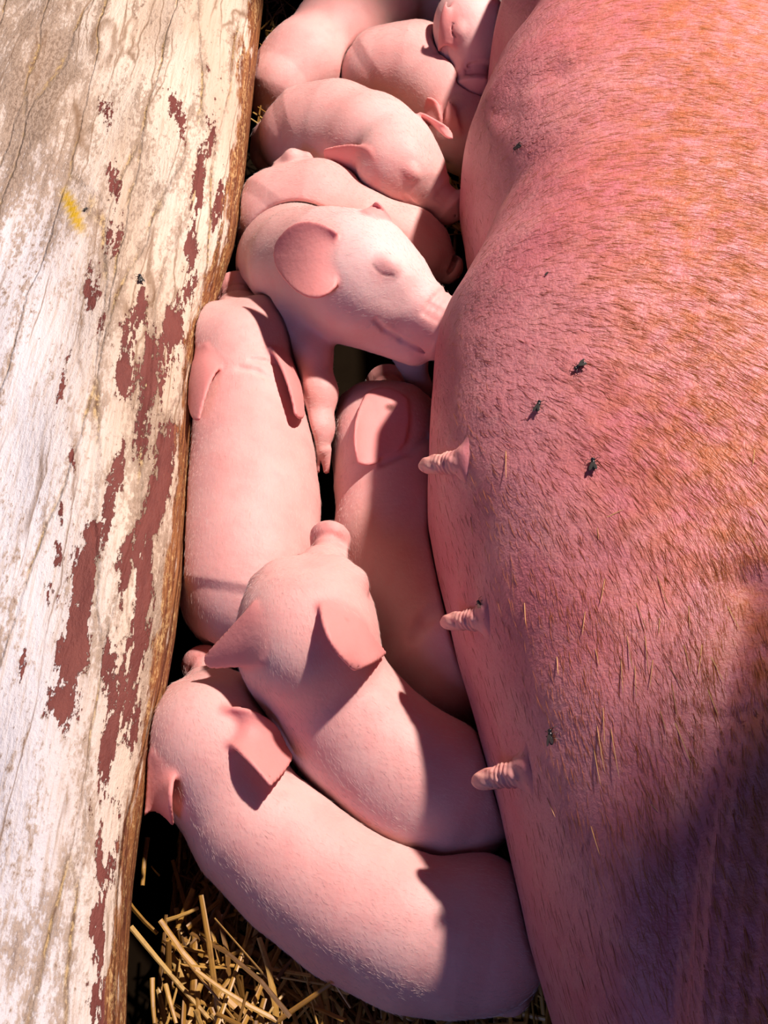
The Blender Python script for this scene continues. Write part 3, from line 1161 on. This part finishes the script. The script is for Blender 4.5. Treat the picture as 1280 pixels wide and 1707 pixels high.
# --- shaded piglet under the sow's belly
s = new()
ch = body_chain(s, [(642, 705, 4.8, 54), (646, 745, 4.6, 66), (652, 805, 4, 86), (667, 900, 3.9, 102), (700, 1000, 3.9, 104), (738, 1090, 3.9, 98), (758, 1130, 3.6, 80)])
head(s, (638, 732, 7.4), (648, 596, 3.4), (0, -.25, 1), 0.9, fat=.86)
s.cone(*PR(735, 1030, 6, 62), *PR(770, 1090, 5, 56), .008)
ear(s, [[(612, 660, .1), (642, 654, -.5), (675, 668, -.2)],
        [(593, 712, 2.6), (622, 716, .4), (676, 716, .1)],
        [(597, 770, 2.0), (622, 772, .7), (664, 752, .2)]], canal=(650, 678, .1))
fold(s, [(640, 770), (680, 752), (715, 728)], .001, .008)
fold(s, [(690, 1060), (705, 1035), (735, 1010)], .0012, .01)
finish(s, 'shaded piglet tucked under the belly between the centre piglet and sow', ch)


# ------------------------------------------------------------------ flies
def ball(V, F, c, rad, frame, seg=12, rings=8):
    b0 = len(V)
    for i in range(rings + 1):
        t = math.pi * i / rings
        for k in range(seg):
            p = 2 * math.pi * k / seg
            l = (rad[0] * math.cos(t), rad[1] * math.sin(t) * math.cos(p), rad[2] * math.sin(t) * math.sin(p))
            V.append(c + frame[0] * l[0] + frame[1] * l[1] + frame[2] * l[2])
    for i in range(rings):
        for k in range(seg):
            F.append((b0 + i * seg + k, b0 + i * seg + (k + 1) % seg, b0 + (i + 1) * seg + (k + 1) % seg, b0 + (i + 1) * seg + k))


def stick(V, F, a, b, r):
    d = unit(b - a)
    s = unit(np.cross(d, [.3, .5, .81]))
    t = np.cross(d, s)
    b0 = len(V)
    for c in (a, b):
        for k in range(5):
            V.append(c + (s * math.cos(k * 1.2566) + t * math.sin(k * 1.2566)) * r)
    for k in range(5):
        F.append((b0 + k, b0 + (k + 1) % 5, b0 + 5 + (k + 1) % 5, b0 + 5 + k))


def fly(bvh, px, py, heading, size, label):
    p, nn = cast(bvh, px, py)
    if nn.dot(Vector(ray(px, py))) > 0: nn = -nn
    u = np.array(nn)
    f = np.array([math.cos(heading), math.sin(heading), 0])
    f = unit(f - u * (f @ u))
    s = np.cross(u, f)
    fr = np.array([f, s, u])
    o = np.array(p) + u * size * .20
    V, F = [], []
    ball(V, F, o + f * size * .36, (size * .11, size * .15, size * .12), fr)
    ball(V, F, o + f * size * .14, (size * .19, size * .15, size * .15), fr)
    ball(V, F, o - f * size * .20, (size * .28, size * .155, size * .14), fr)
    for sg in (-1, 1):
        for q in (-.02, .13, .27):
            k = o + f * size * (q + (q - .13) * 1.1) + s * sg * size * .34 + u * size * .03
            stick(V, F, o + f * size * q + s * sg * size * .08, k, size * .02)
            stick(V, F, k, k + s * sg * size * .12 + f * size * (q - .13) * .6 - u * size * .22, size * .015)
    root = bpy.data.objects.new('fly', None)
    COL.objects.link(root)
    root.location = p
    tag(root, label, 'fly', 'flies settled in the pen')
    under(mesh_obj('body', V, F, M_FLY), root)
    for sg in (-1, 1):
        V, F = [], []
        wd = unit(-f + s * sg * .42)
        wf = np.array([wd, np.cross(u, wd), u])
        ball(V, F, o + u * size * .13 + f * size * .08 + wd * size * .30, (size * .33, size * .12, size * .012), wf)
        under(mesh_obj('wing', V, F, M_WING), root)
    return root


R2 = math.radians
fly(sow_bvh, 865, 247, R2(170), .0095, "dark fly nearest the top of the sow's flank")
fly(sow_bvh, 968, 612, R2(200), .0090, 'dark fly on the sow, upper right of three flies above the first teat')
fly(sow_bvh, 899, 679, R2(65), .0090, 'dark fly on the sow just above and right of the first teat')
fly(sow_bvh, 990, 776, R2(85), .0095, 'dark fly on the sow level with the first teat, well to its right')
fly(sow_bvh, 803, 1009, R2(130), .0085, 'greenish dark fly at the base of the middle teat')
fly(sow_bvh, 922, 1229, R2(85), .0100, 'dark fly on the sow just above the lowest teat')
fly(sow_bvh, 912, 457, R2(40), .0035, 'tiny dark fly on the sow right of the sleeping piglet')
fly(wall_bvh, 233, 466, R2(110), .0095, 'black fly on the flaked timber wall beside a red-brown patch')
fly(wall_bvh, 143, 350, R2(60), .0050, 'tiny fly on the timber wall beside the yellow scrape')


# ------------------------------------------------------------------ straw
def straw_mesh(items):
    V, F, T = [], [], []
    for (a, b, w, th, tone, bend) in items:
        d = unit(b - a)
        s = np.cross(d, [0, 0, 1])
        s = unit(s) if np.linalg.norm(s) > 1e-4 else np.array([1., 0, 0])
        roll = random.uniform(-.9, .9)
        t = np.cross(s, d)
        s, t = s * math.cos(roll) + t * math.sin(roll), t * math.cos(roll) - s * math.sin(roll)
        b0 = len(V)
        for i, u in enumerate((0, .33, .66, 1)):
            c = a + (b - a) * u + t * bend * math.sin(u * math.pi) + s * bend * .6 * math.sin(u * 3)
            ww = w * (1 - .25 * u)
            for k in range(6):
                q = k * math.pi / 3
                V.append(c + s * math.cos(q) * ww + t * math.sin(q) * th)
                T.append(min(1, max(0, tone + random.uniform(-.08, .08))))
        for i in range(3):
            for k in range(6):
                F.append((b0 + i * 6 + k, b0 + i * 6 + (k + 1) % 6, b0 + i * 6 + 6 + (k + 1) % 6, b0 + i * 6 + 6 + k))
        F.append(tuple(b0 + k for k in range(5, -1, -1)))
        F.append(tuple(b0 + 18 + k for k in range(6)))
    return V, F, T


items = []
for i in range(3400):
    if i < 2500:
        x, y = random.uniform(-.155, .12), random.uniform(-.46, -.12)
        z = random.uniform(.002, .018 + .040 * math.exp(-((x + .10) / .07) ** 2 - ((y + .36) / .09) ** 2))
    else:
        x, y, z = random.uniform(-.15, .14), random.uniform(.42, .95), random.uniform(.002, .012)
        if y > .5: z = random.uniform(.002, .065) if x < -.02 else random.uniform(.002, .03)
    ln = random.choice((.02, .03, .045, .06, .085))
    th = random.gauss(math.pi / 2 + .2, .75)
    el = random.gauss(0, .22)
    d = np.array([math.cos(th) * math.cos(el), math.sin(th) * math.cos(el), math.sin(el)])
    a = np.array([x, y, z]) - d * ln / 2
    b = np.array([x, y, z]) + d * ln / 2
    a[2], b[2] = max(a[2], .002), max(b[2], .002)
    a[0], b[0] = max(a[0], WX + .004), max(b[0], WX + .004)
    items.append((a, b, random.uniform(.0007, .0026), random.uniform(.0003, .0009), random.betavariate(1.6, 1.6), random.gauss(0, ln * .04)))
V, F, T = straw_mesh(items)
so = mesh_obj('straw_bedding', V, F, M_STRAW, smooth=False)
set_attr(so, 'tone', T)
tag(so, 'golden straw litter covering the pen floor below the bottom piglet', 'straw', kind='stuff')

BIG = [((246, 1396, 5.0), (238, 1476, 4.6), 4.2, .62, 'orange straw standing upright below the ear of the bottom piglet'),
       ((207, 1494, 5.2), (262, 1556, 5.0), 5.5, .60, 'broad orange straw slanting down from the timber wall'),
       ((218, 1545, 5.0), (352, 1702, 4.8), 4.5, .90, 'longest pale straw running diagonally through the litter'),
       ((322, 1482, 4.6), (296, 1548, 4.2), 4.6, .68, 'yellow straw leaning above the knot of litter'),
       ((278, 1534, 4.8), (331, 1513, 5.0), 3.6, .80, 'short straw lying crosswise above the knot of litter'),
       ((386, 1628, 4.6), (346, 1690, 4.6), 5.5, .72, 'broad split straw right of the long diagonal one'),
       ((352, 1545, 4.4), (366, 1606, 4.4), 4.6, .66, 'upright straw in the middle of the litter beside a pale tip'),
       ((474, 1656, 3.8), (446, 1694, 4.0), 2.6, .85, 'thin pale straw at the lower right end of the litter'),
       ((276, 1640, 4.6), (294, 1706, 4.8), 4.2, .74, 'bent yellow straw near the bottom edge left of the long diagonal one'),
       ((254, 1630, 4.4), (258, 1706, 4.4), 4.2, .62, 'straw standing beside the timber wall near the bottom edge'),
       ((266, 1460, 4.6), (252, 1444, 4.6), 2.0, .7, 'tiny straw sprig touching the orange upright straw')]
for p, q, wpx_, tone, lab in BIG:
    a, r = PR(*p, wpx_)
    V, F, T = straw_mesh([(a, P(*q), r, r * .45, tone, .001)])
    c = np.array(V).mean(0)
    o = mesh_obj('straw', np.array(V) - c, F, M_STRAW, smooth=False)
    o.location = c
    set_attr(o, 'tone', T)
    tag(o, lab, 'straw', 'loose straws on top of the litter')
